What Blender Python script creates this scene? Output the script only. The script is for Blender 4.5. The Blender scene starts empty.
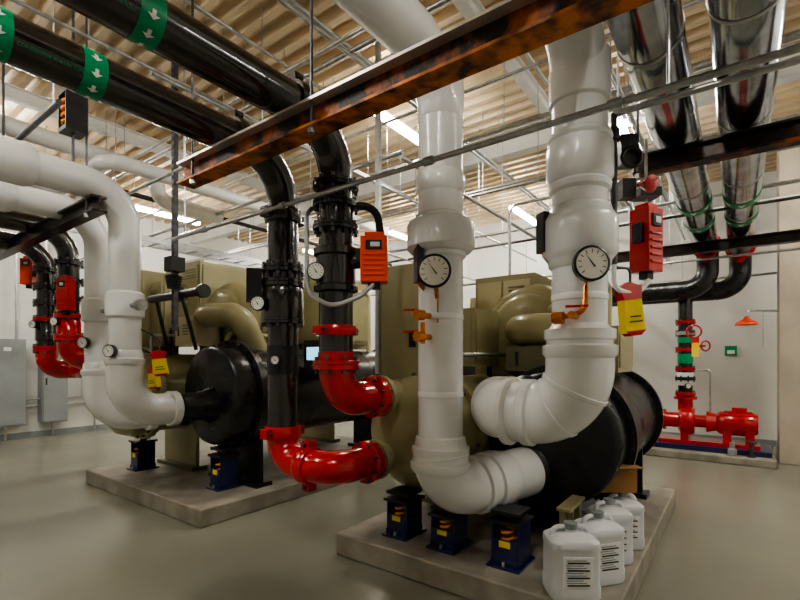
import bpy, bmesh, math, random
from mathutils import Vector, Matrix
random.seed(4)
PI=math.pi
U=Vector((1,0,0)); Vv=Vector((0,1,0)); Z=Vector((0,0,1))
# ---------------------------------------------------------------- materials
M={}
def mat(name,col,rough=0.5,metal=0.0,var=0.12,scale=6.0,bump=0.0,coat=0.0,col2=None,detail=4,bscale=None,emit=None,es=0.0,r2=None,sharp=.15,mid=.5):
    m=bpy.data.materials.new(name); m.use_nodes=True
    nt=m.node_tree; b=nt.nodes['Principled BSDF']
    tc=nt.nodes.new('ShaderNodeTexCoord'); nz=nt.nodes.new('ShaderNodeTexNoise')
    nz.inputs['Scale'].default_value=scale; nz.inputs['Detail'].default_value=detail
    nt.links.new(tc.outputs['Object'],nz.inputs['Vector'])
    cr=nt.nodes.new('ShaderNodeValToRGB')
    c2=col2 if col2 else tuple(max(0,c*(1-var)) for c in col)
    c1=col if col2 else tuple(min(1,c*(1+var)) for c in col)
    cr.color_ramp.elements[0].position=mid-sharp; cr.color_ramp.elements[1].position=mid+sharp
    cr.color_ramp.elements[0].color=(*c2,1); cr.color_ramp.elements[1].color=(*c1,1)
    nt.links.new(nz.outputs['Fac'],cr.inputs['Fac'])
    nt.links.new(cr.outputs['Color'],b.inputs['Base Color'])
    b.inputs['Metallic'].default_value=metal
    mr=nt.nodes.new('ShaderNodeMapRange')
    mr.inputs['To Min'].default_value=max(0.03,rough*0.85); mr.inputs['To Max'].default_value=r2 if r2 else min(1,rough*1.15)
    nt.links.new(nz.outputs['Fac'],mr.inputs['Value']); nt.links.new(mr.outputs['Result'],b.inputs['Roughness'])
    if coat: b.inputs['Coat Weight'].default_value=coat
    if bump:
        n2=nt.nodes.new('ShaderNodeTexNoise'); n2.inputs['Scale'].default_value=bscale or scale*6
        nt.links.new(tc.outputs['Object'],n2.inputs['Vector'])
        bp=nt.nodes.new('ShaderNodeBump'); bp.inputs['Strength'].default_value=bump; bp.inputs['Distance'].default_value=0.01
        nt.links.new(n2.outputs['Fac'],bp.inputs['Height']); nt.links.new(bp.outputs['Normal'],b.inputs['Normal'])
    if emit:
        b.inputs['Emission Color'].default_value=(*emit,1); b.inputs['Emission Strength'].default_value=es
    M[name]=m; return m
mat('white_jacket',(.80,.80,.79),.25,var=.05,scale=3,bump=.06,bscale=9,coat=.2)
mat('white_paint',(.70,.69,.66),.5,var=.05)
mat('wall_paint',(.72,.72,.69),.7,var=.05,scale=1.2,bump=.05,bscale=60)
mat('black_pipe',(.018,.014,.012),.14,var=.6,scale=14,bump=.08,coat=.8,r2=.3)
mat('black_paint',(.015,.015,.017),.3,var=.3)
mat('black_foam',(.016,.016,.018),.28,var=.4,scale=5,bump=.2,bscale=14)
mat('red_paint',(.50,.004,.006),.18,var=.18,coat=.5)
mat('orange_box',(.85,.07,.012),.35,var=.08)
mat('olive',(.34,.31,.165),.3,var=.09,scale=3,coat=.2)
mat('olive_dark',(.17,.155,.085),.4,var=.1)
mat('cream',(.50,.45,.27),.33,var=.06,coat=.2)
mat('silver_jacket',(.40,.42,.45),.15,metal=1,var=.3,scale=6,bump=.14,bscale=8)
mat('galv',(.46,.47,.48),.32,metal=.9,var=.15,scale=20)
mat('steel_dark',(.09,.09,.10),.4,metal=.6,var=.3,scale=18)
mat('rust_beam',(.36,.095,.02),.5,metal=.25,col2=(.014,.010,.009),scale=7,detail=12,bump=.3,sharp=.07,mid=.55)
mat('rust_edge',(.62,.20,.035),.5,metal=.1,col2=(.06,.02,.010),scale=9,detail=12,sharp=.10,mid=.49,bump=.3)
mat('beam_black',(.045,.028,.022),.3,metal=.5,col2=(.012,.010,.010),scale=8,detail=8)
mat('beam_top_highlight',(.75,.74,.72),.35,metal=.6,var=.1)  # pale top flange: the beam's highlight is put into its colour
mat('blue_paint',(.008,.016,.085),.3,var=.2,coat=.3)
mat('yellow',(.88,.66,.02),.45,var=.05)
mat('hazard_orange',(.85,.28,.02),.4,var=.05)
mat('brass',(.60,.22,.06),.28,metal=.9,var=.2)
mat('green_label',(.0,.30,.12),.4,var=.05)
mat('label_white',(.86,.86,.86),.45,var=.02)
mat('dial_white',(.85,.83,.76),.4,var=.02)
mat('dial_mark',(.03,.03,.03),.5)
mat('jug_plastic',(.74,.76,.79),.32,var=.03)
mat('cardboard',(.36,.19,.07),.8,var=.1)
mat('grey_cab',(.27,.29,.30),.45,var=.05)
mat('concrete_pad',(.31,.285,.235),.6,var=.2,scale=5,detail=8,bump=.2)
mat('concrete_col',(.52,.46,.37),.75,var=.1,scale=3,bump=.1)
mat('deck',(.62,.49,.33),.40,metal=.25,var=.16,scale=1.5)
mat('flex_grey',(.42,.43,.44),.4,metal=.4,var=.05)
mat('lamp',(1,1,1),.5,emit=(1,.965,.88),es=108)
mat('screen',(.1,.3,.4),.3,emit=(.3,.8,1),es=1.5)
mat('floor_concrete',(.30,.295,.235),.16,col2=(.215,.215,.175),scale=.7,detail=7,bump=.03,bscale=30,r2=.32,sharp=.3)
# ---------------------------------------------------------------- builder
def frame(ax):
    ax=Vector(ax).normalized()
    t=Z if abs(ax.z)<.9 else U
    a=t.cross(ax).normalized(); b=ax.cross(a).normalized()
    return ax,a,b
class B:
    def __init__(s,name,bevel=0):
        s.n=name; s.v=[]; s.f=[]; s.m=[]; s.slots=[]; s.bevel=bevel
    def mi(s,m):
        if m not in s.slots: s.slots.append(m)
        return s.slots.index(m)
    def add(s,vs,fs,m):
        o=len(s.v); k=s.mi(m)
        s.v+= [tuple(x) for x in vs]
        for f in fs: s.f.append([i+o for i in f]); s.m.append(k)
    def lathe(s,o,ax,prof,m,seg=32,cap=True):
        o=Vector(o); ax,a,b=frame(ax); vs=[];fs=[]
        for t,r in prof:
            for i in range(seg):
                an=2*PI*i/seg
                vs.append(o+ax*t+(a*math.cos(an)+b*math.sin(an))*max(r,1e-4))
        for j in range(len(prof)-1):
            for i in range(seg):
                k=(i+1)%seg
                fs.append([j*seg+i,j*seg+k,(j+1)*seg+k,(j+1)*seg+i])
        if cap:
            fs.append([i for i in range(seg)][::-1]); L=(len(prof)-1)*seg
            fs.append([L+i for i in range(seg)])
        s.add(vs,fs,m)
    def cyl(s,p0,p1,r,m,seg=16,r1=None):
        p0=Vector(p0);p1=Vector(p1); d=p1-p0
        s.lathe(p0,d,[(0,r),(d.length,r if r1 is None else r1)],m,seg)
    def box(s,c,size,m,rot=0,ax=None):
        c=Vector(c); hx,hy,hz=[x/2 for x in size]
        R=Matrix.Rotation(rot,3,'Z') if ax is None else ax
        vs=[c+R@Vector((x,y,z)) for x in(-hx,hx) for y in(-hy,hy) for z in(-hz,hz)]
        s.add(vs,[[0,1,3,2],[4,6,7,5],[0,4,5,1],[2,3,7,6],[0,2,6,4],[1,5,7,3]],m)
    def bx(s,x0,x1,y0,y1,z0,z1,m): s.box(((x0+x1)/2,(y0+y1)/2,(z0+z1)/2),(x1-x0,y1-y0,z1-z0),m)
    def sweep(s,pts,r,m,seg=24,cap=True):
        pts=[Vector(p) for p in pts]; n=len(pts)
        T=[]
        for i in range(n):
            if i==0:t=pts[1]-pts[0]
            elif i==n-1:t=pts[-1]-pts[-2]
            else:t=(pts[i+1]-pts[i]).normalized()+(pts[i]-pts[i-1]).normalized()
            T.append(t.normalized())
        _,a,_=frame(T[0]); vs=[];fs=[]
        for i in range(n):
            if i: 
                q=T[i-1].rotation_difference(T[i]); a=q@a
            a=(a-T[i]*a.dot(T[i])).normalized(); b=T[i].cross(a)
            for j in range(seg):
                an=2*PI*j/seg; vs.append(pts[i]+(a*math.cos(an)+b*math.sin(an))*r)
        for i in range(n-1):
            for j in range(seg):
                k=(j+1)%seg; fs.append([i*seg+j,i*seg+k,(i+1)*seg+k,(i+1)*seg+j])
        if cap:
            fs.append(list(range(seg))[::-1]); fs.append([(n-1)*seg+j for j in range(seg)])
        s.add(vs,fs,m)
    def pipe(s,path,r,m,R=.25,seg=24,n=10):
        s.sweep(fillet(path,R,n),r,m,seg)
    def torus(s,o,ax,R,r,m,seg=32,k=8,arc=1.0):
        o=Vector(o); ax,a,b=frame(ax); N=int(seg*arc)
        pts=[o+(a*math.cos(2*PI*i/seg)+b*math.sin(2*PI*i/seg))*R for i in range(N+1)]
        s.sweep(pts,r,m,k,cap=arc<1)
    def bolts(s,o,ax,R,n,m,r=.012,h=.03):
        o=Vector(o); ax,a,b=frame(ax)
        for i in range(n):
            an=2*PI*(i+.5)/n; p=o+(a*math.cos(an)+b*math.sin(an))*R
            s.lathe(p-ax*h/2,ax,[(0,r),(h,r)],m,6)
    def helix(s,o,R,r,h,turns,m):
        pts=[Vector(o)+Vector((R*math.cos(t*2*PI/12),R*math.sin(t*2*PI/12),h*t/(12*turns))) for t in range(int(12*turns)+1)]
        s.sweep(pts,r,m,6)
    def cylpoly(s,o,ax,r,poly,m):
        o=Vector(o); ax,a,b=frame(ax)
        s.add([o+ax*t+(a*math.cos(th)+b*math.sin(th))*r for t,th in poly],[list(range(len(poly)))],m)
    def done(s):
        me=bpy.data.meshes.new(s.n); me.from_pydata(s.v,[],s.f)
        for x in s.slots: me.materials.append(M[x])
        me.polygons.foreach_set('material_index',s.m)
        bm=bmesh.new(); bm.from_mesh(me); bmesh.ops.recalc_face_normals(bm,faces=bm.faces); bm.to_mesh(me); bm.free()
        me.polygons.foreach_set('use_smooth',[True]*len(me.polygons))
        me.set_sharp_from_angle(angle=math.radians(38))
        ob=bpy.data.objects.new(s.n,me); bpy.context.scene.collection.objects.link(ob)
        if s.bevel:
            md=ob.modifiers.new('bevel','BEVEL'); md.width=s.bevel; md.segments=2; md.limit_method='ANGLE'; md.angle_limit=math.radians(50)
        return ob
TXT={}
def textmesh(t):
    if t in TXT: return TXT[t]
    cu=bpy.data.curves.new('t','FONT'); cu.body=t; cu.size=1; cu.resolution_u=2
    ob=bpy.data.objects.new('t',cu); bpy.context.scene.collection.objects.link(ob)
    bpy.context.view_layer.update()
    me=ob.evaluated_get(bpy.context.evaluated_depsgraph_get()).to_mesh()
    TXT[t]=([v.co.copy() for v in me.vertices],[list(p.vertices) for p in me.polygons])
    bpy.data.objects.remove(ob); bpy.data.curves.remove(cu)
    return TXT[t]
def wraptext(b,t,u,v,z,r,th,size,m):
    vs,fs=textmesh(t)
    out=[]
    for c in vs:
        a=th-(c.y-.35)*size/r
        out.append((u+c.x*size,v+r*math.cos(a),z+r*math.sin(a)))
    b.add(out,fs,m)
def fillet(path,R,n=10):
    P=[Vector(p) for p in path]; out=[P[0]]
    for i in range(1,len(P)-1):
        a=(P[i-1]-P[i]); b=(P[i+1]-P[i]); la,lb=a.length,b.length; a.normalize(); b.normalize()
        ang=a.angle(b)
        if ang>PI-.02: continue
        t=min(R/math.tan(ang/2),la*.49 if i>1 else la*.98,lb*.49 if i<len(P)-2 else lb*.98); rr=t*math.tan(ang/2)
        c=P[i]+(a+b).normalized()*(rr/math.sin(ang/2))
        s0=P[i]+a*t-c; s1=P[i]+b*t-c
        tot=s0.angle(s1); ax=s0.cross(s1).normalized()
        for k in range(n+1): out.append(c+Matrix.Rotation(tot*k/n,3,ax)@s0)
    out.append(P[-1]); return out
def gauge(b,c,nrm,r,stem=None):
    c=Vector(c); n=Vector(nrm).normalized()
    b.lathe(c-n*.045,n,[(0,r*.8),(.01,r*.98),(.045,r),(.05,r*.9),(.046,r*.86)],'black_paint',28)
    b.lathe(c-n*.02,n,[(0,r*.8),(.022,r*.86)],'dial_white',28)
    ax,a,d=frame(n)
    for i in range(11):
        an=-PI*.25+PI*1.5*i/10
        p=c+n*.004+(a*math.cos(an)+d*math.sin(an))*r*.68
        rr=(a*math.cos(an)+d*math.sin(an)); tt=n.cross(rr)
        b.add([p-rr*r*.1-tt*.0018,p+rr*r*.1-tt*.0018,p+rr*r*.1+tt*.0018,p-rr*r*.1+tt*.0018],[[0,1,2,3]],'dial_mark')
    rr=(a*math.cos(2.2)+d*math.sin(2.2)); tt=n.cross(rr)
    b.add([c+n*.006-rr*r*.25-tt*.004,c+n*.006+rr*r*.7,c+n*.006-rr*r*.25+tt*.004],[[0,1,2]],'dial_mark')
    if stem: b.cyl(c-n*.03,stem,.012,'brass',10)
def flange(b,o,ax,r,m,w=.035,n=10,bm='steel_dark'):
    o=Vector(o); ax=Vector(ax).normalized()
    b.lathe(o-ax*w,ax,[(0,r*1.32),(.004,r*1.38),(w*.92,r*1.38),(w,r*1.3),(w*1.08,r*1.3),(w*1.16,r*1.38),(2*w-.004,r*1.38),(2*w,r*1.32)],m,32)
    b.bolts(o,ax,r*1.22,n,bm,.011,w*2+.04)
def coupling(b,o,ax,r,m,w=.045):
    o=Vector(o); ax,a,c=frame(ax)
    b.lathe(o-ax*w,ax,[(0,r*1.02),(.0,r*1.17),(.012,r*1.22),(w*.8,r*1.24),(w*1.2,r*1.24),(2*w-.012,r*1.22),(2*w,r*1.17),(2*w,r*1.02)],m,32)
    for sg in(-1,1):
        p=o+c*sg*r*1.34
        R=Matrix((a,c,ax)).transposed()
        b.box(p,(.07,.05,w*1.5),m,ax=R)
        b.cyl(p-a*.055,p+a*.055,.012,'steel_dark',6)
def rod(b,x,y,z0,z1=4.28,r=.006,m='galv'): b.cyl((x,y,z0),(x,y,z1),r,m,6)
# ---------------------------------------------------------------- room
UL,UH,VL,VH,HC=-3.6,9.2,-2.6,9.95,4.3
b=B('floor'); b.bx(UL,UH,VL,VH,-.1,0,'floor_concrete'); b.done()
b=B('wall_back'); b.bx(UH,UH+.15,VL,VH,0,HC+.1,'wall_paint'); b.done()
b=B('wall_left'); b.bx(UL,UH+.15,VH,VH+.15,0,HC+.1,'wall_paint'); b.done()
b=B('wall_right'); b.bx(UL,UH+.15,VL-.15,VL,0,HC+.1,'wall_paint'); b.done()
b=B('wall_rear'); b.bx(UL-.15,UL,VL-.15,VH+.15,0,HC+.1,'wall_paint'); b.done()
b=B('baseboard_back'); b.bx(UH-.015,UH,VL,VH,0,.1,'grey_cab'); b.done()
b=B('baseboard_left'); b.bx(UL,UH-.015,VH-.015,VH,0,.1,'grey_cab'); b.done()
b=B('ceiling')
vs=[];fs=[];x=UL;pit=.19;prof=[]
while x<UH:
    prof+=[(x,HC),(x+.065,HC),(x+.09,HC+.075),(x+.165,HC+.075)]; x+=pit
for (px,pz) in prof: vs+=[(px,VL,pz),(px,VH,pz)]
for i in range(len(prof)-1): fs.append([2*i,2*i+1,2*i+3,2*i+2])
b.add(vs,fs,'deck'); b.bx(UL-.1,UH+.1,VL-.1,VH+.1,HC+.09,HC+.13,'deck'); b.done()
def ibeam(b,p0,p1,w,h,m,tf=.012,mtop=None,mbot=None):
    p0=Vector(p0);p1=Vector(p1);d=p1-p0;L=d.length;rot=math.atan2(d.y,d.x);c=(p0+p1)/2
    b.box(c,(L,tf,h-2*tf),m,rot)
    b.box(c+Z*(h/2-tf/2),(L,w,tf),mtop or m,rot); b.box(c-Z*(h/2-tf/2),(L,w,tf),mbot or m,rot)
for v in(-.9,1.75,6.3):
    b=B('ceiling_joist'); ibeam(b,(UL,v,HC-.075),(UH,v,HC-.075),.09,.15,'white_paint'); b.done()
for u in(5.6,):
    b=B('ceiling_girder'); ibeam(b,(u,VL,HC-.17),(u,VH,HC-.17),.16,.30,'white_paint',.02); b.done()
b=B('concrete_column',.01); b.bx(7.75,8.15,-.86,-.44,0,HC,'concrete_col'); b.done()
def strip(u0,u1,v,z=3.95):
    b=B('strip_light')
    b.bx(u0,u1,v-.03,v+.03,z+.03,z+.07,'white_paint')
    b.bx(u0+.02,u1-.02,v-.045,v+.045,z-.012,z+.029,'lamp')
    for uu in(u0+.15,u1-.15): rod(b,uu,v,z+.07,HC+.0,.004)
    b.done()
for u0,u1,v in [(3.64,4.75,3.05),(3.6,4.8,8.3),(7.4,8.7,3.1),(7.4,8.6,5.7),(7.4,8.6,8.3),(-.9,.3,3.1),(-.9,.3,5.7),(-.9,.3,.3),
                (5.9,7.1,-1.7),(2.6,3.8,-1.7),(.9,2.1,7.6),(5.4,6.5,1.05)]:  # strips out of view, like the right-hand ones, are added to light the room
    strip(u0,u1,v)
# ---------------------------------------------------------------- pads
def pad(u0,u1,v0,v1,h=.15):
    b=B('concrete_equipment_pad',.012); b.bx(u0,u1,v0,v1,0,h,'concrete_pad'); b.done()
pad(2.3,4.95,.46,2.25); pad(2.0,5.3,3.45,5.75); pad(5.6,8.3,2.6,4.6)
pad(7.3,8.6,-.4,1.15,.1)
# ---------------------------------------------------------------- chiller
def chiller(u0,u1,ve,vc,ze,re,zc,rc,nozE,nozC,screen=None,fc=.42,extra=None,nl=.30):
    b=B('water_cooled_chiller')
    bodyE,bodyC='black_foam','olive'
    L=u1-u0
    b.lathe((u0,ve,ze),U,[(0,re*.90),(.015,re*.97),(.04,re),(.22,re),(.22,re*1.12),(.29,re*1.12),(.29,re*.95),(L-.08,re*.95),(L-.08,re*1.06),(L-.02,re*1.06),(L,re*1.0),(L+.06,re*.9),(L+.1,re*.6)],bodyE,64)
    b.bolts((u0+.255,ve,ze),U,re*1.06,28,'black_paint',.013,.11)
    for vn,zn,rn in nozE:
        b.lathe((u0-nl,vn,zn),U,[(0,rn*.98),(.02,rn*1.0),(nl*.67,rn*1.06),(nl*.9,rn*1.3),(nl*1.1,rn*1.35)],bodyE,32)
    c0=u0-.42
    b.lathe((c0,vc,zc),U,[(0,.1),(.0,rc*.55),(.035,rc*.78),(.09,rc*.92),(.16,rc*.97),(.28,rc*.97),(.28,rc*1.08),(.34,rc*1.08),(.34,rc*.93),(L+.1,rc*.93),(L+.1,rc*1.08),(L+.15,rc*1.08),(L+.15,rc*.95),(L+.3,rc*.9),(L+.36,rc*.7)],bodyC,56)
    b.bolts((c0+.31,vc,zc),U,rc*1.02,22,'olive_dark',.014,.11)
    for vn,zn,rn in nozC:
        b.lathe((c0-.12,vn,zn),U,[(0,rn*1.35),(.04,rn*1.35),(.04,rn),(.3,rn*1.05)],bodyC,32)
        b.bolts((c0-.1,vn,zn),U,rn*1.2,8,'steel_dark',.011,.07)
    for uu in(u0+.33,u1-.27):
        b.bx(uu-.02,uu+.02,ve-re*.75,ve+re*.75,.19,ze,'black_paint')
        b.bx(uu-.02,uu+.02,vc-rc*.75,vc+rc*.75,.19,zc,'olive')
        b.bx(uu-.09,uu+.09,ve-re*.85,ve+re*.85,.15,.19,'black_paint')
        b.bx(uu-.09,uu+.09,vc-rc*.85,vc+rc*.85,.15,.19,'olive_dark')
    vm=(ve+vc)/2; top=max(ze+re,zc+rc); zt=top+.32
    um=u0+L*fc
    b.lathe((um-.1,vm,zt),U,[(0,.12),(.0,.26),(.03,.30),(.10,.33),(.22,.35),(.32,.33),(.36,.25),(.40,.2)],'olive',40)
    b.torus((um+.08,vm,zt),U,.30,.11,'olive',32,14)
    b.lathe((um+.3,vm,zt),U,[(0,.2),(0,.27),(.04,.27),(.04,.235),(.70,.235),(.70,.27),(.74,.27),(.76,.24),(.80,.2),(.82,.1)],'cream',36)
    b.bolts((um+.32,vm,zt),U,.25,14,'olive_dark',.011,.07)
    for k in range(7): b.lathe((um+.4+k*.085,vm,zt),U,[(0,.235),(0,.246),(.02,.246),(.02,.235)],'olive',32)
    b.pipe([(um+.05,ve,ze+re*.7),(um-.2,ve,zt),(um-.35,vm,zt),(um-.05,vm,zt)],.12,'olive',.16,24)
    b.pipe([(um+.1,vc,zc+rc*.8),(um+.1,vc,zt+.05),(um+.1,vm+.2*(1 if vc>vm else -1),zt+.25)],.085,'olive',.12,20)
    b.bx(um+.35,um+.95,vm-.16,vm+.16,zc+rc*.5,zt-.2,'olive_dark')
    hi=zt+.5
    b.bx(u1-1.0,u1-.25,vm-.05,vm+.5,top-.05,hi,'olive')
    b.bx(u1-1.02,u1-1.0,vm-.02,vm+.22,top+.03,hi-.05,'cream'); b.bx(u1-1.02,u1-1.0,vm+.24,vm+.47,top+.03,hi-.05,'cream')
    for k in range(6): b.bx(u1-1.03,u1-1.02,vm+.03,vm+.17,hi-.12-k*.03,hi-.105-k*.03,'olive_dark')
    b.bx(u1-1.04,u1-1.02,vm+.205,vm+.215,top+.25,top+.36,'black_paint')
    b.bx(u1-.85,u1-.3,vm-.5,vm-.1,top,zt+.28,'cream')
    b.bx(u1-.80,u1-.35,vm-.515,vm-.5,top+.06,zt+.2,'olive')
    b.bx(u0-.05,u0+.35,vc+.1,vc+rc+.12,top-.1,hi+.02,'olive')
    b.bx(u0-.062,u0-.05,vc+.13,vc+rc+.09,top-.04,hi-.03,'olive')
    b.bx(u0-.07,u0-.062,vc+.16,vc+.22,top+.18,top+.30,'black_paint')
    b.bx(u0+.02,u0+.3,vc+rc+.12,vc+rc+.13,top,hi-.06,'cream')
    if extra:
        for e in extra:
            x0,x1,y0,y1,z0,z1,mm=e; b.bx(x0,x1,y0,y1,z0,z1,mm)
            b.bx(x0-.012,x0,y0+.03,y1-.03,z0+.04,z1-.04,mm); b.bx(x0+.03,x1-.03,y0-.012,y0,z0+.04,z1-.04,mm)
            b.bx(x0-.02,x0-.012,y1-.10,y1-.08,(z0+z1)/2-.05,(z0+z1)/2+.05,'black_paint')
            for k in range(4): b.bx(x0-.018,x0-.012,y0+.08,(y0+y1)/2,z1-.1-k*.03,z1-.088-k*.03,'olive_dark')
    b.pipe([(u0+.5,ve,ze+re*.9),(u0+.5,ve,top+.3),(u0+.5,vm,top+.3),(um,vm,top+.1)],.022,'brass',.06,10)
    b.pipe([(u1-.5,ve-.1,ze+re*.8),(u1-.5,ve-.1,hi-.1),(u1-1.1,ve-.1,hi-.1),(u1-1.1,vm,zt)],.03,'cream',.08,12)
    b.pipe([(u0+.15,vc-.1,zc+rc*.9),(u0+.15,vc-.1,top+.22),(u0+.7,vc-.1,top+.22),(u0+.7,vc-.1,top-.1)],.025,'black_paint',.06,10)
    b.pipe([(u0-.1,vc-.2,zc+rc*.7),(u0-.1,vc-.2,top+.12),(u0+.2,vc-.3,top+.12),(u0+1.,vc-.3,top+.12)],.016,'galv',.05,8)
    b.pipe([(u0+.3,ve+.15,ze+re*.9),(u0+.3,ve+.15,top+.12),(u0+1.2,ve+.15,top+.12)],.03,'olive',.05,10)
    for k in range(3): b.lathe((u0+.55+k*.22,ve+.1,ze+re*.9),Z,[(0,.03),(.08,.03),(.08,.045),(.11,.045),(.11,.02),(.16,.02)],'brass',12)
    if screen:
        su,sv,sz=screen
        b.bx(su,su+.14,sv-.16,sv+.16,sz-.2,sz+.2,'black_paint'); b.bx(su-.006,su,sv-.11,sv+.11,sz,sz+.13,'screen')
        b.bx(su+.02,su+.1,sv,sv+.35,sz-.15,sz-.08,'black_paint')
    b.done()
chiller(3.0,4.78,1.0,1.85,.83,.44,.83,.42,[(1.17,.60,.14),(1.15,1.06,.14)],[(2.05,.65,.105),(1.996,1.10,.105)],nl=.10,
        extra=[(3.15,3.6,1.62,2.0,1.30,1.75,'olive'),(3.9,4.5,.75,1.05,1.25,1.62,'olive'),(3.25,3.6,1.05,1.4,1.27,1.45,'olive_dark')])
chiller(2.4,5.1,4.00,5.1,1.02,.47,1.0,.45,[(3.97,.93,.125),(4.45,.83,.10)],[(5.3,1.3,.09)],screen=(3.2,3.42,1.35),fc=.2,
        extra=[(2.75,3.7,4.75,5.5,1.55,2.45,'olive'),(2.45,2.8,5.0,5.5,1.5,2.2,'olive'),(3.8,4.6,3.9,4.5,1.55,2.35,'olive'),(2.5,2.8,4.45,4.8,1.5,1.8,'cream')])
chiller(5.9,8.1,3.05,4.05,.95,.42,.95,.42,[(3.05,.9,.13)],[(4.05,1.0,.1)],extra=[(6.3,7.5,2.75,3.3,1.4,2.3,'olive')])
# ---------------------------------------------------------------- white insulated pipes
W='white_jacket'
def seam(b,p,ax,r,m=W): b.lathe(Vector(p)-Vector(ax).normalized()*.018,ax,[(0,r*1.0),(.004,r*1.03),(.03,r*1.03),(.036,r)],m,32)
def bulge(b,p,R,r,h,m=W):
    p=Vector(p)
    b.lathe(p-Z*h*1.25,Z,[(0,r),(h*.12,r*1.12),(h*.32,r*1.15),(h*.42,R*.90),(h*.62,R),(h*1.9,R),(h*2.1,R*.92),(h*2.22,r*1.18),(h*2.42,r*1.12),(h*2.5,r)],m,40)
b=B('insulated_chilled_water_pipe')
b.pipe([(-3.5,1.41,3.1),(2.32,1.41,3.1),(2.32,1.41,1.4)],.132,W,.32,36,14)
b.lathe((2.32,1.41,.75),Z,[(0,.132),(.65,.132)],W,36)
bulge(b,(2.32,1.41,2.07),.20,.132,.105)
b.lathe((2.32,1.41,2.32),Z,[(0,.132),(.02,.145),(.10,.145),(.12,.132)],W,36)
b.lathe((2.32,1.41,2.75),Z,[(0,.132),(.01,.137),(.30,.137),(.31,.132)],W,36)
b.lathe((2.32,1.41,.70),Z,[(0,.165),(.02,.178),(.05,.178),(.06,.165),(.10,.165),(.11,.17),(.14,.17),(.15,.155),(.2,.145),(.21,.132)],W,40)
p=fillet([(2.32,1.41,.80),(2.32,1.41,.56),(3.0,1.15,.60)],.24,14); b.sweep(p,.163,W,36)
d=(Vector(p[-1])-Vector(p[-2])).normalized()
b.lathe(Vector(p[-2])+d*.02,d,[(0,.163),(.01,.18),(.05,.18),(.06,.168),(.10,.168),(.11,.185),(.20,.185),(.21,.17),(.27,.17),(.28,.163)],W,40)
b.lathe(Vector(p[1]),(0,-.15,-1),[(0,.163),(.003,.170),(.02,.170),(.023,.163)],W,40)
for z in(1.6,1.15): seam(b,(2.32,1.41,z),Z,.132)
b.box((2.16,1.46,1.90),(.035,.075,.22),'black_paint',-.65); b.box((2.142,1.455,1.92),(.005,.03,.15),'dial_white',-.65)
b.cyl((2.16,1.46,1.79),(2.22,1.44,1.74),.012,'brass',8)
gauge(b,(2.09,1.31,1.83),(-.86,-.5,0),.092,(2.2,1.36,1.70))
b.cyl((2.21,1.36,1.83),(2.21,1.36,1.56),.012,'brass',8)
for z in(1.60,1.48):
    b.cyl((2.10,1.42,z),(2.26,1.39,z),.017,'brass',12); b.lathe((2.13,1.41,z),(-.95,.2,0),[(0,.03),(.05,.03)],'brass',12)
    b.box((2.10,1.47,z+.03),(.012,.09,.012),'red_paint',.2)
b.cyl((2.13,1.41,1.44),(2.13,1.41,1.56),.014,'brass',10)
b.done()
b=B('insulated_chilled_water_pipe')
X,Y=2.386,.638
b.pipe([(-3.5,Y,3.02),(X,Y,3.02),(X,Y,1.3)],.132,W,.34,36,14)
bulge(b,(X,Y,1.96),.18,.132,.125)
bulge(b,(X,Y,2.33),.160,.132,.12)
b.lathe((X,Y,2.62),Z,[(0,.132),(.01,.146),(.24,.146),(.25,.132)],W,36)
b.lathe((X,Y,1.36),Z,[(0,.163),(.02,.178),(.06,.178),(.07,.158),(.085,.158),(.095,.17),(.14,.17),(.15,.145),(.17,.132)],W,40)
p=fillet([(X,Y,1.42),(X,Y,1.07),(X,1.15,1.07),(3.0,1.15,1.06)],.24,14); b.sweep(p,.163,W,36)
for i in(5,10):
    dd=(Vector(p[i+1])-Vector(p[i-1])).normalized(); b.lathe(Vector(p[i])-dd*.012,dd,[(0,.162),(.003,.169),(.021,.169),(.024,.162)],W,40)
b.lathe((X,.86,1.07),Vv,[(0,.163),(.01,.178),(.05,.178),(.06,.165)],W,40)
b.lathe((X,.98,1.07),Vv,[(0,.165),(.01,.185),(.035,.185),(.045,.165)],W,40)
b.lathe((X+.16,1.15,1.068),U,[(0,.163),(.01,.185),(.06,.185),(.07,.163),(.12,.163),(.13,.18),(.2,.18),(.21,.165)],W,40)
seam(b,(X,Y,1.66),Z,.132)
b.box((2.29,.79,1.99),(.035,.07,.20),'black_paint',-.7); b.box((2.272,.78,2.0),(.005,.028,.14),'dial_white',-.7)
b.cyl((2.29,.79,1.90),(2.33,.75,1.82),.012,'brass',8)
gauge(b,(2.19,.53,1.79),(-.83,-.55,0),.082,(2.29,.58,1.72))
b.pipe([(2.29,.58,1.80),(2.26,.58,1.58),(2.26,.72,1.55)],.013,'brass',.04,8)
b.cyl((2.18,.62,1.56),(2.33,.62,1.56),.018,'brass',12)
b.lathe((2.2,.66,1.55),(0,1,0),[(0,.03),(.05,.03)],'brass',12); b.box((2.2,.6,1.6),(.012,.1,.012),'red_paint',.3)
b.done()
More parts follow.
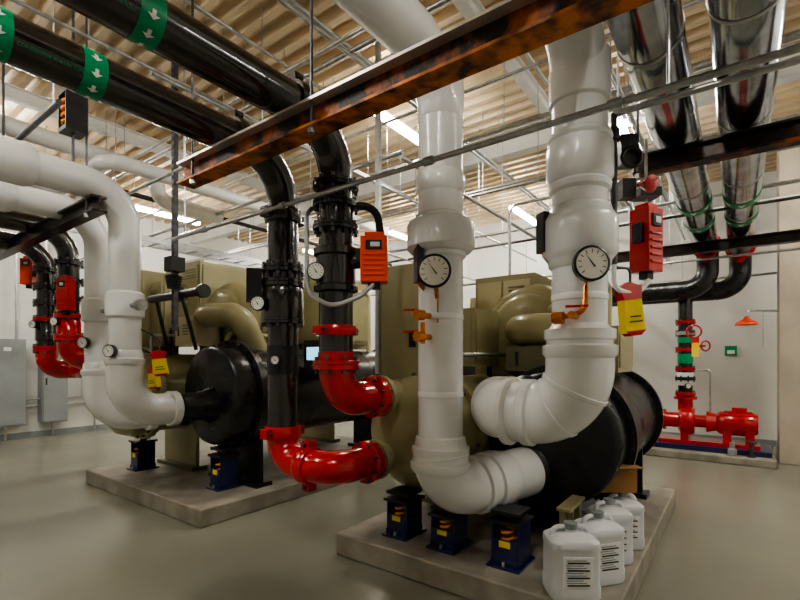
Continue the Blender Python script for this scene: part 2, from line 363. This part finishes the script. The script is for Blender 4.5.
for (X,Y,zt,zb,re,ye) in((1.66,3.97,2.70,.93,.116,3.97),(1.70,4.60,2.64,.83,.105,4.45)):
    b=B('insulated_chilled_water_pipe')
    b.pipe([(-3.5,Y,zt),(X,Y,zt),(X,Y,zb+.3)],re,W,.30,32,12)
    b.pipe([(X,Y,zb+.42),(X,Y,zb),(X+.42,ye,zb)],re*1.16,W,.26,32,12)
    b.lathe((X,Y,1.68),Z,[(0,re),(.02,re*1.2),(.12,re*1.25),(.2,re*1.2),(.22,re)],W,32)
    b.lathe((X,Y,zb+.38),Z,[(0,re*1.16),(.02,re*1.27),(.05,re*1.27),(.06,re*1.14),(.1,re*1.1),(.12,re)],W,32)
    b.lathe((X+.34,ye,zb),U,[(0,re*1.16),(.01,re*1.3),(.07,re*1.3),(.08,re)],W,32)
    b.lathe((X-.9,Y,zt),U,[(0,re),(.02,re*1.25),(.25,re*1.28),(.29,re*1.15),(.31,re)],W,32)
    gauge(b,(X-.15,Y-.07,1.42 if Y<4.3 else 1.5),(-.85,-.5,0),.05,(X-.05,Y,1.4))
    b.cyl((X-.02,Y-.1,1.78),(X+.02,Y-.24,1.78),.02,'galv',10); b.lathe((X+.01,Y-.2,1.78),(.3,-1,0),[(0,.045),(.05,.045)],'galv',16)
    b.lathe((X+.38,ye,zb),U,[(0,re*.95),(.4,re*.95)],'black_foam',32)
    b.done()
b=B('insulated_branch_pipe')
b.pipe([(-1,5.4,3.5),(2.6,5.4,3.5),(2.6,5.4,3.2),(3.4,5.4,3.2)],.085,W,.18,24); b.pipe([(.9,6.3,3.3),(1.9,6.3,3.3),(1.9,4.9,3.3),(4.8,4.9,3.3)],.075,W,.18,24)
for u in(0.6,1.9): rod(b,u,5.4,3.6)
rod(b,4.0,4.9,3.35)
b.done()
# ---------------------------------------------------------------- condenser water pipes (black)
BP='black_pipe'; RD='red_paint'
def label(b,u,v,z,r,n=1):
    for t0 in(-.36,0):
        uu=u+t0
        b.lathe((uu-.05,v,z),U,[(0,r+.0015),(0,r+.003),(.10,r+.003),(.10,r+.0015)],'green_label',48,cap=False)
        for k in range(9):
            th=2*PI*k/9; q=r+.006; a=.12
            b.cylpoly((uu,v,z),U,q,[(-.008,th-a*1.5),(.008,th-a*1.5),(.008,th),(-.008,th)],'label_white')
            b.cylpoly((uu,v,z),U,q,[(-.025,th),(0,th+a*1.4),(.025,th)],'label_white')
    wraptext(b,'CONDENSER WATER SUPPLY',u-.30,v,z,r+.004,PI*1.16,.021,'green_label')
b=B('condenser_water_pipe')
X,Y,r=2.093,2.555,.105
b.pipe([(-3.5,Y,2.75),(X,Y,2.75),(X,Y,.80)],r,BP,.33,32,12)
b.pipe([(X,Y,.88),(X,Y,.65),(X,2.27,.65)],r*1.04,RD,.17,32,12)
b.pipe([(X,2.30,.65),(X,2.05,.65),(2.36,2.05,.65)],r*1.04,RD,.19,32,12)
coupling(b,(X,Y,.85),Z,r,RD); coupling(b,(X,2.29,.65),Vv,r,RD); flange(b,(2.40,2.05,.65),U,r,RD,.03,8)
for z in(1.98,1.88): flange(b,(X,Y,z),Z,r,BP,.028,10)
b.lathe((X,Y,1.60),Z,[(0,r),(.02,r*1.3),(.05,r*1.35),(.22,r*1.35),(.27,r*1.2),(.3,r)],BP,32)
flange(b,(X,Y,1.62),Z,r,BP,.02,10)
coupling(b,(X,Y,2.35),Z,r,BP); coupling(b,(1.72,Y,2.75),U,r,BP,.04)
b.lathe((X,Y,1.25),Z,[(0,r),(.0,r*1.03),(.2,r*1.03),(.2,r)],'black_paint',32)
for u in(.9,-.6): label(b,u,Y,2.75,r)
gauge(b,(1.90,2.58,1.73),(-.8,-.55,0),.05,(2.0,2.55,1.70)); gauge(b,(1.94,2.45,1.35),(-.8,-.55,0),.03,(2.02,2.5,1.35))
b.box((1.93,2.66,1.86),(.1,.1,.22),'black_paint',-.6)
b.done()
b=B('condenser_water_pipe')
X,Y,r=2.045,1.996,.105
b.pipe([(-3.5,Y,2.78),(X,Y,2.78),(X,Y,1.25)],r,BP,.33,32,12)
b.pipe([(X,Y,1.40),(X,Y,1.10),(2.36,Y,1.10)],r*1.05,RD,.20,32,12)
flange(b,(X,Y,1.32),Z,r,RD,.03,8); flange(b,(2.40,Y,1.10),U,r,RD,.03,8)
coupling(b,(X,Y,1.53),Z,r,RD,.03); 
for z in(2.42,2.30,2.16): flange(b,(X,Y,z),Z,r*.98,BP,.022,10)
b.lathe((X,Y,2.18),Z,[(0,r*1.1),(.12,r*1.1)],BP,24)
b.lathe((X,Y,1.76),Z,[(0,r),(.01,r*1.3),(.04,r*1.3),(.05,r*1.15),(.22,r*1.15),(.23,r*1.3),(.27,r*1.3),(.28,r)],BP,32)
coupling(b,(1.72,Y,2.78),U,r,BP,.04)
for u in(.9,-.5): label(b,u,Y,2.78,r)
gauge(b,(1.90,2.02,1.88),(-.8,-.55,0),.055,(2.0,2.0,1.84))
b.cyl((X,Y-.05,1.94),(2.1,1.85,1.94),.03,'black_paint',12)
b.pipe([(X-.02,Y+.13,2.32),(1.93,Y+.14,2.28),(1.90,Y+.10,1.75),(1.92,1.90,1.66),(2.02,1.78,1.72),(2.10,1.74,1.80)],.014,'flex_grey',.12,10)
b.pipe([(2.1,1.9,2.3),(2.2,1.8,2.3),(2.28,1.8,2.0),(2.3,1.82,1.9)],.025,'black_paint',.1,12)
b.done()
def actuator(name,c,size,rot,mt='orange_box'):
    b=B(name,.006); c=Vector(c); R=Matrix.Rotation(rot,3,'Z')
    def lb(o,s,m): b.box(c+R@Vector(o),s,m,rot)
    w,d,h=size
    lb((0,0,0),size,mt); lb((0,0,h*.5+.012),(w*.7,d*.7,.03),mt)
    for k in range(5): lb((0,-d/2-.004,-h*.35+k*h*.11),(w*.8,.008,h*.04),mt)
    lb((0,-d/2-.006,h*.3),(w*.6,.006,h*.2),'black_paint'); lb((w*.05,-d/2-.009,h*.3),(w*.35,.006,h*.1),'label_white')
    lb((-w*.5-.012,0,h*.1),(.03,d*.5,h*.3),'black_paint'); lb((0,0,-h*.5-.02),(w*.45,d*.45,.04),'black_paint')
    return b
CR=-53.65*PI/180
b=actuator('valve_actuator',(2.13,1.76,1.95),(.16,.12,.27),CR); b.cyl((2.11,1.82,1.93),(2.07,1.93,1.93),.025,'black_paint',12); b.done()
b=actuator('valve_actuator',(2.95,.42,2.03),(.13,.12,.36),CR+.5,'red_paint')
b.cyl((2.95,.42,2.2),(2.95,.42,2.62),.008,'galv',8); b.box((2.95,.42,2.3),(.12,.12,.05),'black_paint',CR); b.done()
for Y,zt,zb in((5.3,2.62,1.35),(5.92,2.55,1.25)):
    b=B('condenser_water_pipe'); r=.09; X=1.7
    b.pipe([(-3.5,Y,zt),(X,Y,zt),(X,Y,zb+.2)],r,BP,.28,28)
    b.pipe([(X,Y,zb+.25),(X,Y,zb),(X+.28 if Y>5.5 else X+.42,Y,zb)]+([(X+.28,5.5,zb)] if Y>5.5 else []),r*1.12,RD,.17,28)
    flange(b,(X,Y,zb+.22),Z,r,RD,.03,8)
    for z in(2.3,2.12,1.95,1.78): flange(b,(X,Y,z),Z,r,BP if z>1.8 else RD,.022,8)
    b.lathe((X,Y,1.55),Z,[(0,r),(.01,r*1.15),(.18,r*1.15),(.2,r)],RD if Y<5.5 else BP,24)
    gauge(b,(X-.14,Y-.05,1.72),(-.8,-.55,0),.04,(X,Y,1.7))
    b.done()
b=actuator('valve_actuator',(1.62,5.12,1.97),(.10,.12,.30),CR,'red_paint'); b.cyl((1.7,5.12,2.0),(1.7,5.3,2.0),.03,'black_paint',10); b.done()
b=actuator('valve_actuator',(1.62,6.15,2.30),(.13,.13,.28),CR); b.cyl((1.62,6.1,2.28),(1.7,5.95,2.25),.03,'black_paint',10); b.done()
b=B('strainer_body'); b.lathe((2.3,3.9,1.98),Vv,[(0,.04),(0,.065),(.04,.065),(.04,.04),(.4,.04),(.4,.07),(.44,.07),(.44,.04),(1.0,.04)],'black_paint',20); b.cyl((2.3,4.3,1.98),(2.45,4.3,1.45),.018,'black_paint'); b.cyl((2.3,4.8,1.98),(2.45,4.85,1.45),.018,'black_paint'); b.done()
# ---------------------------------------------------------------- silver jacketed pipes at right
def bands(b,v,z,r,u0,u1,st=.9):
    u=u0
    while u<u1:
        b.lathe((u,v,z),U,[(0,r),(0,r+.004),(.02,r+.004),(.02,r)],'galv',40,cap=False); u+=st
for Y,X,zl in((.325,7.55,2.33),(-.035,7.9,2.33)):
    b=B('jacketed_chilled_water_main'); r=.137
    b.cyl((-3.5,Y,2.85),(6.9,Y,2.85),r,'silver_jacket',48)
    b.pipe([(6.9,Y,2.85),(X,Y,2.85),(X,Y,zl),(X,2.4,zl)],r*.95,'black_foam',.27,36,10)
    bands(b,Y,2.85,r,-3.2+.2*Y,6.9,1.1)
    for uu in(5.0,5.7): b.lathe((uu,Y,2.85),U,[(0,r+.002),(0,r+.005),(.14,r+.005),(.14,r+.002)],'green_label',40,cap=False)
    for k in range(8):
        th=k*PI/4
        for uu in(5.0,5.7): b.cylpoly((uu,Y,2.85),U,r+.007,[(.04,th-.2),(.10,th),(.04,th+.2)],'label_white')
    wraptext(b,'CHILLED WATER',5.17,Y,2.85,r+.004,PI*1.25,.06,'green_label')
    coupling(b,(X-.35,Y,2.85),U,r,RD,.02)
    b.done()
# ---------------------------------------------------------------- support steel
def steel(p0,p1,w,h,rods,mm=('rust_beam','beam_top_highlight','rust_edge'),name='trapeze_pipe_support'):
    b=B(name); ibeam(b,p0,p1,w,h,mm[0],.014,mm[1],mm[2])
    for (x,y) in rods: rod(b,x,y,p0[2]-h/2-.03,HC,.008,'steel_dark'); b.lathe((x,y,p0[2]-h/2-.03),Z,[(0,.018),(.03,.018)],'galv',6)
    b.done()
steel((1.61,-2.3,2.575),(1.61,2.96,2.575),.12,.14,[(1.57,2.8),(1.57,1.7),(1.57,-1.0),(1.57,-2.0)])
steel((1.42,3.82,2.515),(1.42,7.6,2.515),.10,.12,[(1.38,3.95),(1.38,6.7)],('beam_black','beam_black','beam_black'))
steel((3.42,-1.9,2.645),(3.42,.56,2.645),.10,.125,[(3.38,.53),(3.38,-1.7)],('beam_black','beam_black','rust_beam'))
steel((6.33,-1.4,2.65),(6.33,1.55,2.65),.10,.12,[(6.3,1.3),(6.3,-1.0)],('beam_black','beam_black','beam_black'))
steel((.2,-2.3,2.575),(.2,2.96,2.575),.11,.135,[(.16,2.8),(.16,-1.0)])
def conduit(path,r=.014,rods=(),name='electrical_conduit',m='galv',R=.1):
    b=B(name); b.pipe(path,r,m,R,10,6)
    for x,y,z in rods: rod(b,x,y,z,HC,.005)
    b.done()
b=B('electrical_conduit'); b.cyl((1.9,-2.5,2.33),(1.9,3.7,2.33),.014,'galv',10)
for v in(-1.8,-.4,.35,1.2,2.3,3.2): b.lathe((1.9,v,2.33),Vv,[(0,.014),(0,.022),(.05,.022),(.05,.014)],'galv',10)
for v in(-1.5,.2,3.5): rod(b,1.9,v,2.33,HC,.005)
b.done()
conduit([(2.3,-2.5,3.55),(2.3,9.8,3.55)],.014,[(2.3,v,3.55) for v in(-1,.1,3.6,6)])
conduit([(2.5,-2.5,3.62),(2.5,9.8,3.62)],.02,[(2.5,v,3.62) for v in(0.2,3.6,6)])
conduit([(4.9,-2.5,3.3),(4.9,9.8,3.3)],.02,[(4.9,v,3.3) for v in(-1,.1,2.4,3.6,6)])
conduit([(5.0,-2.5,3.38),(5.0,9.8,3.38)],.014)
conduit([(3.3,2.4,3.2),(3.3,9.8,3.2)],.02,[(3.3,v,3.2) for v in(3.4,5.9,7)])
conduit([(3.45,-2.4,3.62),(3.45,9.8,3.62)],.014,[(3.45,v,3.62) for v in(0.1,3.4,5.9)])
conduit([(-3,3.4,3.45),(5,3.4,3.45),(5,3.4,2.6)],.014,[(u,3.4,3.45) for u in(0,1.2,2.8,4)])
conduit([(-3,2.9,3.7),(3.2,2.9,3.7),(3.2,1.3,3.7),(8.9,1.3,3.7)],.014,[(u,1.3,3.7) for u in(4,6,8)])
conduit([(2.0,3.6,2.95),(2.0,9.8,2.95)],.016,[(2.0,v,2.95) for v in(3.7,5,7)])
conduit([(1.1,3.6,3.05),(1.1,9.8,3.05)],.02,[(1.1,v,3.05) for v in(3.7,6,8)],m='steel_dark')
conduit([(3.0,2.2,3.0),(8.9,2.2,3.0)],.02,[(u,2.2,3.0) for u in(3.4,5,7)])
conduit([(3.0,.9,2.95),(8.9,.9,2.95)],.016,[(u,.9,2.95) for u in(3.4,5.4,7)])
conduit([(3.9,-2.4,3.45),(3.9,2.4,3.45),(3.9,2.4,2.4)],.02,[(3.9,v,3.45) for v in(-1,.6,1.7)])
conduit([(4.1,-2.4,3.5),(4.1,9.4,3.5)],.014,[(4.1,v,3.5) for v in(-1,.6,2.7,5)])
conduit([(6.8,-2.4,2.6),(6.8,6,2.6)],.016,[(6.8,v,2.6) for v in(-.6,.7,2.6,4)])
conduit([(5.9,-2.4,3.1),(5.9,9,3.1)],.02,[(5.9,v,3.1) for v in(-.6,.7,2.6,4)])
conduit([(4.5,-2.4,2.95),(4.5,1.9,2.95),(4.5,1.9,2.2)],.016,[(4.5,v,2.95) for v in(-.9,.7,1.6)])
conduit([(5.2,-2.4,2.75),(5.2,9,2.75)],.014,[(5.2,v,2.75) for v in(-.6,.9,2.6,4)],m='steel_dark')
conduit([(7.2,-2.4,3.3),(7.2,9,3.3)],.025,[(7.2,v,3.3) for v in(-.6,.7,2.6,4)],m='white_paint')
conduit([(8.5,-2.4,2.6),(8.5,2.2,2.6)],.02,[(8.5,v,2.6) for v in(-.6,.7,2.)])
conduit([(2.9,.7,3.35),(8.9,.7,3.35)],.014,[(u,.7,3.35) for u in(3.4,5.1,7)])
conduit([(1.2,2.3,3.6),(8.9,2.3,3.6)],.014,[(u,2.3,3.6) for u in(3.4,5.1,7)])
conduit([(1.2,2.4,3.75),(8.9,2.4,3.75)],.02)
conduit([(1.5,3.2,3.3),(8.9,3.2,3.3)],.016,[(u,3.2,3.3) for u in(2.4,4.1,6)])
conduit([(2.8,3.7,2.75),(8.9,3.7,2.75)],.02,[(u,3.7,2.75) for u in(3.4,5.4,7)],m='white_paint')
conduit([(-3,.9,3.9),(9,.9,3.9)],.03,[(u,.9,3.9) for u in(1,3,5,7)],'sprinkler_pipe','black_paint')
conduit([(-3,6.9,3.7),(9,6.9,3.7)],.035,[(u,6.9,3.7) for u in(1,3,5,7)],'sprinkler_pipe','black_paint')
b=B('cable_tray')
for vv in(7.0,7.35): b.bx(-3,9,vv-.01,vv+.01,3.1,3.18,'galv')
for k in range(40): b.bx(-2.9+k*.3,-2.87+k*.3,7.0,7.35,3.1,3.12,'galv')
for u in(0,2.5,5,7.5): rod(b,u,7.0,3.1); rod(b,u,7.35,3.1)
b.done()
b=B('strut_post'); b.bx(1.985,2.025,3.835,3.875,1.6,HC,'steel_dark')
for k in range(40): b.bx(1.98,1.986,3.845,3.865,1.65+k*.065,1.68+k*.065,'black_paint')
b.bx(1.94,2.06,3.79,3.91,2.1,2.22,'black_paint'); b.lathe((1.97,3.81,1.95),Z,[(0,.05),(.1,.07),(.12,.03)],'black_paint',12); b.done()
b=B('strut_post'); b.bx(2.80,2.835,2.27,2.305,1.24,HC,'galv'); b.done()
def hanger(u,v,z,name='spring_hanger'):
    b=B(name)
    b.bx(u-.07,u+.07,v-.07,v+.07,z+.27,z+.30,'black_paint'); b.bx(u-.07,u+.07,v-.07,v+.07,z,z+.03,'black_paint')
    for s in(-1,1): b.bx(u-.07,u+.07,v+s*.07-.006,v+s*.07+.006,z,z+.3,'black_paint')
    b.bx(u-.02,u+.07,v-.064,v+.064,z+.03,z+.27,'black_paint')
    b.helix((u-.03,v,z+.04),.036,.012,.2,4,'hazard_orange'); b.cyl((u,v,z-.25),(u,v,z+.1),.01,'steel_dark',8); rod(b,u,v,z+.3,HC,.01,'steel_dark'); b.done()
hanger(1.30,3.97,3.03); hanger(2.6,.325,3.15); hanger(3.1,-.035,3.15); hanger(3.75,-.42,2.98)
hanger(.2,3.97,3.03); hanger(1.2,5.3,2.9)
def stand(u,v,z0,h):
    b=B('spring_isolator_stand',.004)
    b.bx(u-.13,u+.13,v-.10,v+.10,z0,z0+.015,'blue_paint')
    b.bx(u-.10,u+.10,v-.085,v+.085,z0+.015,z0+.05,'blue_paint')
    for s in(-1,1):
        b.bx(u-.09,u+.09,v+s*.08-.006,v+s*.08+.006,z0+.05,z0+h*.78,'blue_paint')
        b.helix((u+s*.045,v,z0+.06),.034,.010,h*.5,4,'hazard_orange')
        b.cyl((u+s*.11,v,z0),(u+s*.11,v,z0+.04),.012,'galv',6)
    b.bx(u-.095,u-.088,v-.074,v+.074,z0+h*.05,z0+h*.5,'blue_paint'); b.bx(u-.099,u-.095,v-.035,v+.035,z0+h*.36,z0+h*.48,'yellow')
    b.bx(u-.09,u+.09,v-.02,v+.02,z0+.05,z0+h*.3,'blue_paint')
    b.bx(u-.11,u+.11,v-.10,v+.10,z0+h*.78,z0+h*.84,'black_paint')
    b.cyl((u,v,z0+h*.84),(u,v,z0+h*.94),.035,'steel_dark',12); b.bx(u-.09,u+.09,v-.09,v+.09,z0+h*.94,z0+h,'black_paint'); b.done()
stand(2.58,1.86,.15,.30); stand(2.58,1.50,.15,.26); stand(2.58,1.08,.15,.32)
stand(2.40,5.3,.15,.38); stand(2.5,3.9,.15,.38)
b=B('pipe_support_bracket',.003)
for (u,v) in((2.72,.80),(2.86,.80)):
    b.bx(u-.05,u+.05,v-.05,v+.05,.15,.165,'olive'); b.bx(u-.03,u+.03,v-.006,v+.006,.165,.48,'olive'); b.bx(u-.006,u+.006,v-.04,v+.04,.165,.48,'olive')
b.bx(2.66,2.98,.76,.84,.48,.50,'olive'); b.done()
# ---------------------------------------------------------------- jugs, boxes
def jug(u,v,z,h,rot,w=.235,d=.20):
    b=B('plastic_chemical_jug'); R=Matrix.Rotation(rot,3,'Z'); o=Vector((u,v,z))
    def ring(t,sx,sy,p,dx=0):
        rs=[]
        for i in range(32):
            a=2*PI*i/32; c,s=math.cos(a),math.sin(a)
            rs.append(o+R@Vector((dx+sx*math.copysign(abs(c)**p,c),sy*math.copysign(abs(s)**p,s),t*h)))
        return rs
    L=[(0,.44,.44,.45),(.01,.48,.48,.4),(.05,.5,.5,.34),(.2,.5,.5,.32),(.22,.485,.485,.32),(.70,.485,.485,.32),(.72,.5,.5,.32),(.80,.49,.49,.36),(.85,.42,.42,.5),(.89,.24,.24,.8),(.90,.14,.16,1),(.93,.14,.16,1)]
    vs=[]
    for t,sx,sy,p in L: vs+=ring(t,sx*w,sy*d,p)
    fs=[[j*32+i,j*32+(i+1)%32,(j+1)*32+(i+1)%32,(j+1)*32+i] for j in range(len(L)-1) for i in range(32)]
    fs+=[list(range(32))[::-1],[(len(L)-1)*32+i for i in range(32)]]
    b.add(vs,fs,'jug_plastic')
    b.lathe(o+Z*h*.93,Z,[(0,.03),(.0,.034),(.03,.034),(.03,.03)],'grey_cab',20)
    b.pipe([o+R@Vector((-w*.40,0,h*.80)),o+R@Vector((-w*.38,0,h*.95)),o+R@Vector((w*.34,0,h*.96)),o+R@Vector((w*.38,0,h*.80))],.013,'jug_plastic',.04,10)
    for sg in(-1,):
        b.box(o+R@Vector((0,sg*d*.495,h*.42)),(w*.6,.006,h*.42),'label_white',rot)
        for k in range(11): b.box(o+R@Vector((-.01*(k%3),sg*d*.495-.004,h*(.25+.034*k))),(w*(.44-.05*(k%3)),.002,.004 if k%3 else .007),'dial_mark' if k%3==0 else 'grey_cab',rot)
    b.done()
jug(2.42,.69,.15,.36,CR,.25,.21); jug(2.68,.62,.15,.36,CR+.25,.23,.2); jug(2.97,.62,.15,.36,CR+.1,.22,.19); jug(3.25,.60,.15,.34,CR,.22,.19); jug(3.24,.84,.15,.34,CR,.22,.18)
b=B('cardboard_box',.002)
b.box((3.25,.68,.585),(.26,.22,.16),'cardboard',CR); b.box((3.13,.60,.68),(.27,.10,.006),'cardboard',CR); b.box((3.22,.66,.667),(.255,.05,.004),'label_white',CR); b.done()
def pouch(u,v,z,w,h,rot,hk):
    b=B('spill_pouch'); R=Matrix.Rotation(rot,3,'Z')@Matrix.Rotation(-.12,3,'Y'); o=Vector((u,v,z))
    def taper(z0,z1,w0,w1,d0,d1,m):
        vs=[o+R@Vector((sx*ww/2,sy*dd/2,zz)) for zz,ww,dd in((z0,w0,d0),(z1,w1,d1)) for sx,sy in((-1,-1),(1,-1),(1,1),(-1,1))]
        b.add(vs,[[3,2,1,0],[4,5,6,7],[0,1,5,4],[1,2,6,5],[2,3,7,6],[3,0,4,7]],m)
    taper(-h*.5,h*.15,w*.95,w*.80,.05,.06,'yellow'); taper(-h*.56,-h*.46,w*.5,w*.9,.052,.066,'red_paint')
    taper(h*.15,h*.42,w*.82,w*1.05,.064,.04,'red_paint'); taper(h*.42,h*.5,w*.9,w*.2,.03,.02,'red_paint')
    b.add([o+R@Vector(q) for q in((-w*.3,-.036,-h*.3),(w*.3,-.036,-h*.3),(w*.3,-.036,-h*.27),(-w*.3,-.036,-h*.27),(-w*.25,-.036,-h*.2),(w*.25,-.036,-h*.2),(w*.25,-.036,-h*.17),(-w*.25,-.036,-h*.17))],[[0,1,2,3],[4,5,6,7]],'dial_mark')
    b.pipe(hk,.007,'steel_dark',.03,8); b.done()
pouch(2.70,.46,1.63,.13,.27,CR+.2,[(2.7,.46,1.76),(2.7,.46,1.84),(2.62,.52,1.84),(2.60,.52,1.9)])
pouch(1.86,3.82,1.33,.12,.2,CR+.3,[(1.86,3.82,1.42),(1.86,3.82,1.52),(1.75,3.9,1.6)])
pouch(2.02,4.25,1.2,.10,.2,CR-.3,[(2.02,4.25,1.29),(2.02,4.2,1.38),(1.72,4.05,1.5)])
b=B('hanging_pipe_drop'); b.cyl((2.60,.52,2.64),(2.60,.52,1.85),.017,'steel_dark',12)
b.pipe([(2.60,.52,1.95),(2.60,.52,1.72),(2.72,.43,1.70),(2.78,.38,1.78)],.013,'label_white',.06,10)
b.lathe((2.60,.52,2.5),Z,[(0,.017),(0,.03),(.06,.03),(.06,.017)],'steel_dark',12)
b.box((2.66,.47,2.45),(.09,.07,.16),'black_paint',CR); b.box((2.66,.47,2.25),(.07,.06,.1),'black_paint',CR)
b.torus((2.62,.44,2.4),(.8,.6,0),.05,.01,'black_paint',20,8)
b.lathe((2.70,.42,2.28),(-.5,-.8,-.3),[(0,.015),(.02,.02),(.08,.045),(.09,.02)],'red_paint',16)
b.cyl((2.60,.52,2.64),(2.60,-1.9,2.64),.017,'galv',10); rod(b,2.6,.50,2.64,HC); rod(b,2.6,-1.2,2.64,HC)
b.done()
# ---------------------------------------------------------------- pump at right
b=B('base_mounted_pump')
u,v=7.87,.61
b.bx(u-.22,u+.22,-.25,.95,.16,.21,RD); b.bx(u-.38,u+.30,-.36,1.08,.10,.165,'blue_paint')
b.lathe((u,v-.12,.47),Vv,[(0,.08),(0,.17),(.03,.2),(.1,.215),(.17,.2),(.2,.15),(.2,.11),(.36,.11),(.36,.15),(.4,.15)],RD,32)
b.lathe((u,v,.62),Z,[(0,.10),(.16,.095),(.16,.15),(.20,.15)],RD,28)
b.cyl((u,v-.12,.47),(u,v-.40,.47),.09,RD,20); b.lathe((u,v-.38,.47),Vv,[(0,.12),(.12,.15)],RD,24)
b.lathe((u,v-.84,.47),Vv,[(0,.08),(.0,.13),(.05,.16),(.42,.16),(.46,.13),(.48,.07)],RD,32)
for k in range(16):
    a=2*PI*k/16; b.box((u+.165*math.cos(a),v-.62,.47+.165*math.sin(a)),(.01,.32,.01),RD)
b.bx(u-.05,u+.05,v-.72,v-.55,.59,.69,RD)
for vv in(v-.75,v-.5,v): b.bx(u-.14,u+.14,vv-.05,vv+.05,.20,.40,RD)
r=.095
b.lathe((u,v,.82),Z,[(0,r),(1.5,r)],BP,28)
for z,m in((.86,RD),(1.08,'black_paint'),(1.22,RD),(1.50,RD),(1.74,'galv'),(1.9,RD)): flange(b,(u,v,z),Z,r,m,.025,8)
b.lathe((u,v,.98),Z,[(0,r),(.03,r*1.2),(.1,r*1.25),(.16,r*1.2),(.19,r)],'label_white',28)
b.lathe((u,v,1.3),Z,[(0,r+.002),(0,r+.005),(.14,r+.005),(.14,r+.002)],'green_label',28)
b.lathe((u,v,1.6),Z,[(0,r+.002),(0,r+.005),(.08,r+.005),(.08,r+.002)],'green_label',28)
b.torus((u-.22,v-.12,1.75),U,.09,.012,RD,20,8); b.cyl((u-.22,v-.12,1.75),(u,v,1.75),.015,RD,8)
b.torus((u-.05,v-.25,1.55),(.7,.7,0),.07,.012,RD,20,8); b.cyl((u-.05,v-.25,1.55),(u,v,1.55),.015,RD,8)
b.box((u-.25,v-.14,1.5),(.01,.09,.2),'yellow',.3); b.box((u-.25,v-.14,1.63),(.012,.09,.08),RD,.3)
b.pipe([(u+.1,v-.1,1.2),(u+.1,v-.3,1.2),(u+.1,v-.3,.6)],.012,'galv',.05,8)
gauge(b,(u-.16,v-.05,.98),(-.8,-.55,0),.04,(u-.05,v,.95)); b.done()
b=B('valve_wheel_stack')
b.lathe((7.42,-.15,.1),Z,[(0,.05),(.02,.05),(.02,.02),(.18,.02),(.18,.06),(.2,.06)],'steel_dark',16); b.lathe((7.4,.05,.1),Z,[(0,.05),(.08,.05),(.1,.03),(.17,.03)],'grey_cab',16); b.done()
b=B('emergency_shower')
b.pipe([(7.8,-.45,2.0),(7.5,-.10,2.0),(7.5,-.10,1.90)],.016,'galv',.05,10)
b.lathe((7.5,-.10,1.92),-Z,[(0,.02),(.03,.035),(.08,.12),(.11,.13),(.115,.12)],'orange_box',28)
b.cyl((7.5,-.27,1.98),(7.5,-.27,1.5),.004,'galv',6); b.cyl((7.62,-.27,1.98),(7.48,-.27,1.98),.008,'galv',6)
b.done()
b=B('safety_sign',.001); b.bx(9.18,9.197,.0,.16,1.42,1.58,'green_label'); b.bx(9.175,9.181,.03,.13,1.45,1.51,'label_white'); b.done()
# ---------------------------------------------------------------- electrical cabinets
for u0,u1,z0,z1 in((2.0,2.5,.25,1.7),(2.72,3.1,.25,1.7),(1.2,1.8,.25,1.75),(3.4,3.75,.7,1.3)):
    b=B('electrical_cabinet',.006); b.bx(u0,u1,9.72,9.95,z0,z1,'grey_cab'); b.bx(u0+.02,u1-.02,9.705,9.72,z0+.02,z1-.02,'grey_cab')
    b.bx(u0+.05,u0+.07,9.69,9.705,(z0+z1)/2-.06,(z0+z1)/2+.06,'black_paint'); b.bx((u0+u1)/2-.05,(u0+u1)/2+.05,9.70,9.706,z1-.2,z1-.14,'label_white')
    for uu in(u0+.1,u1-.1): b.cyl((uu,9.85,z1),(uu,9.85,HC),.02,'galv',8)
    b.cyl(((u0+u1)/2,9.85,z0),((u0+u1)/2,9.85,.0),.02,'galv',8); b.done()
b=B('wall_pipe_rack')
for k in range(4): b.cyl((-2,9.85,.55+.12*k),(6.5,9.85,.55+.12*k),.018,'galv',8) if k<2 else b.cyl((3.2,9.85,2.0+.15*k),(8.5,9.85,2.0+.15*k),.02,'galv',8)
b.done()
# ---------------------------------------------------------------- world, camera
w=bpy.data.worlds.new('world'); bpy.context.scene.world=w; w.use_nodes=True
w.node_tree.nodes['Background'].inputs[0].default_value=(.6,.6,.6,1); w.node_tree.nodes['Background'].inputs[1].default_value=.3
cd=bpy.data.cameras.new('camera'); cd.sensor_width=36; cd.lens=36*458/800; cd.shift_y=.075; cd.clip_start=.05
co=bpy.data.objects.new('camera',cd); bpy.context.scene.collection.objects.link(co)
co.location=(0,0,1.35); co.rotation_euler=(PI/2,0,CR); bpy.context.scene.camera=co
try: bpy.context.scene.view_settings.look='AgX - Medium High Contrast'
except Exception: pass
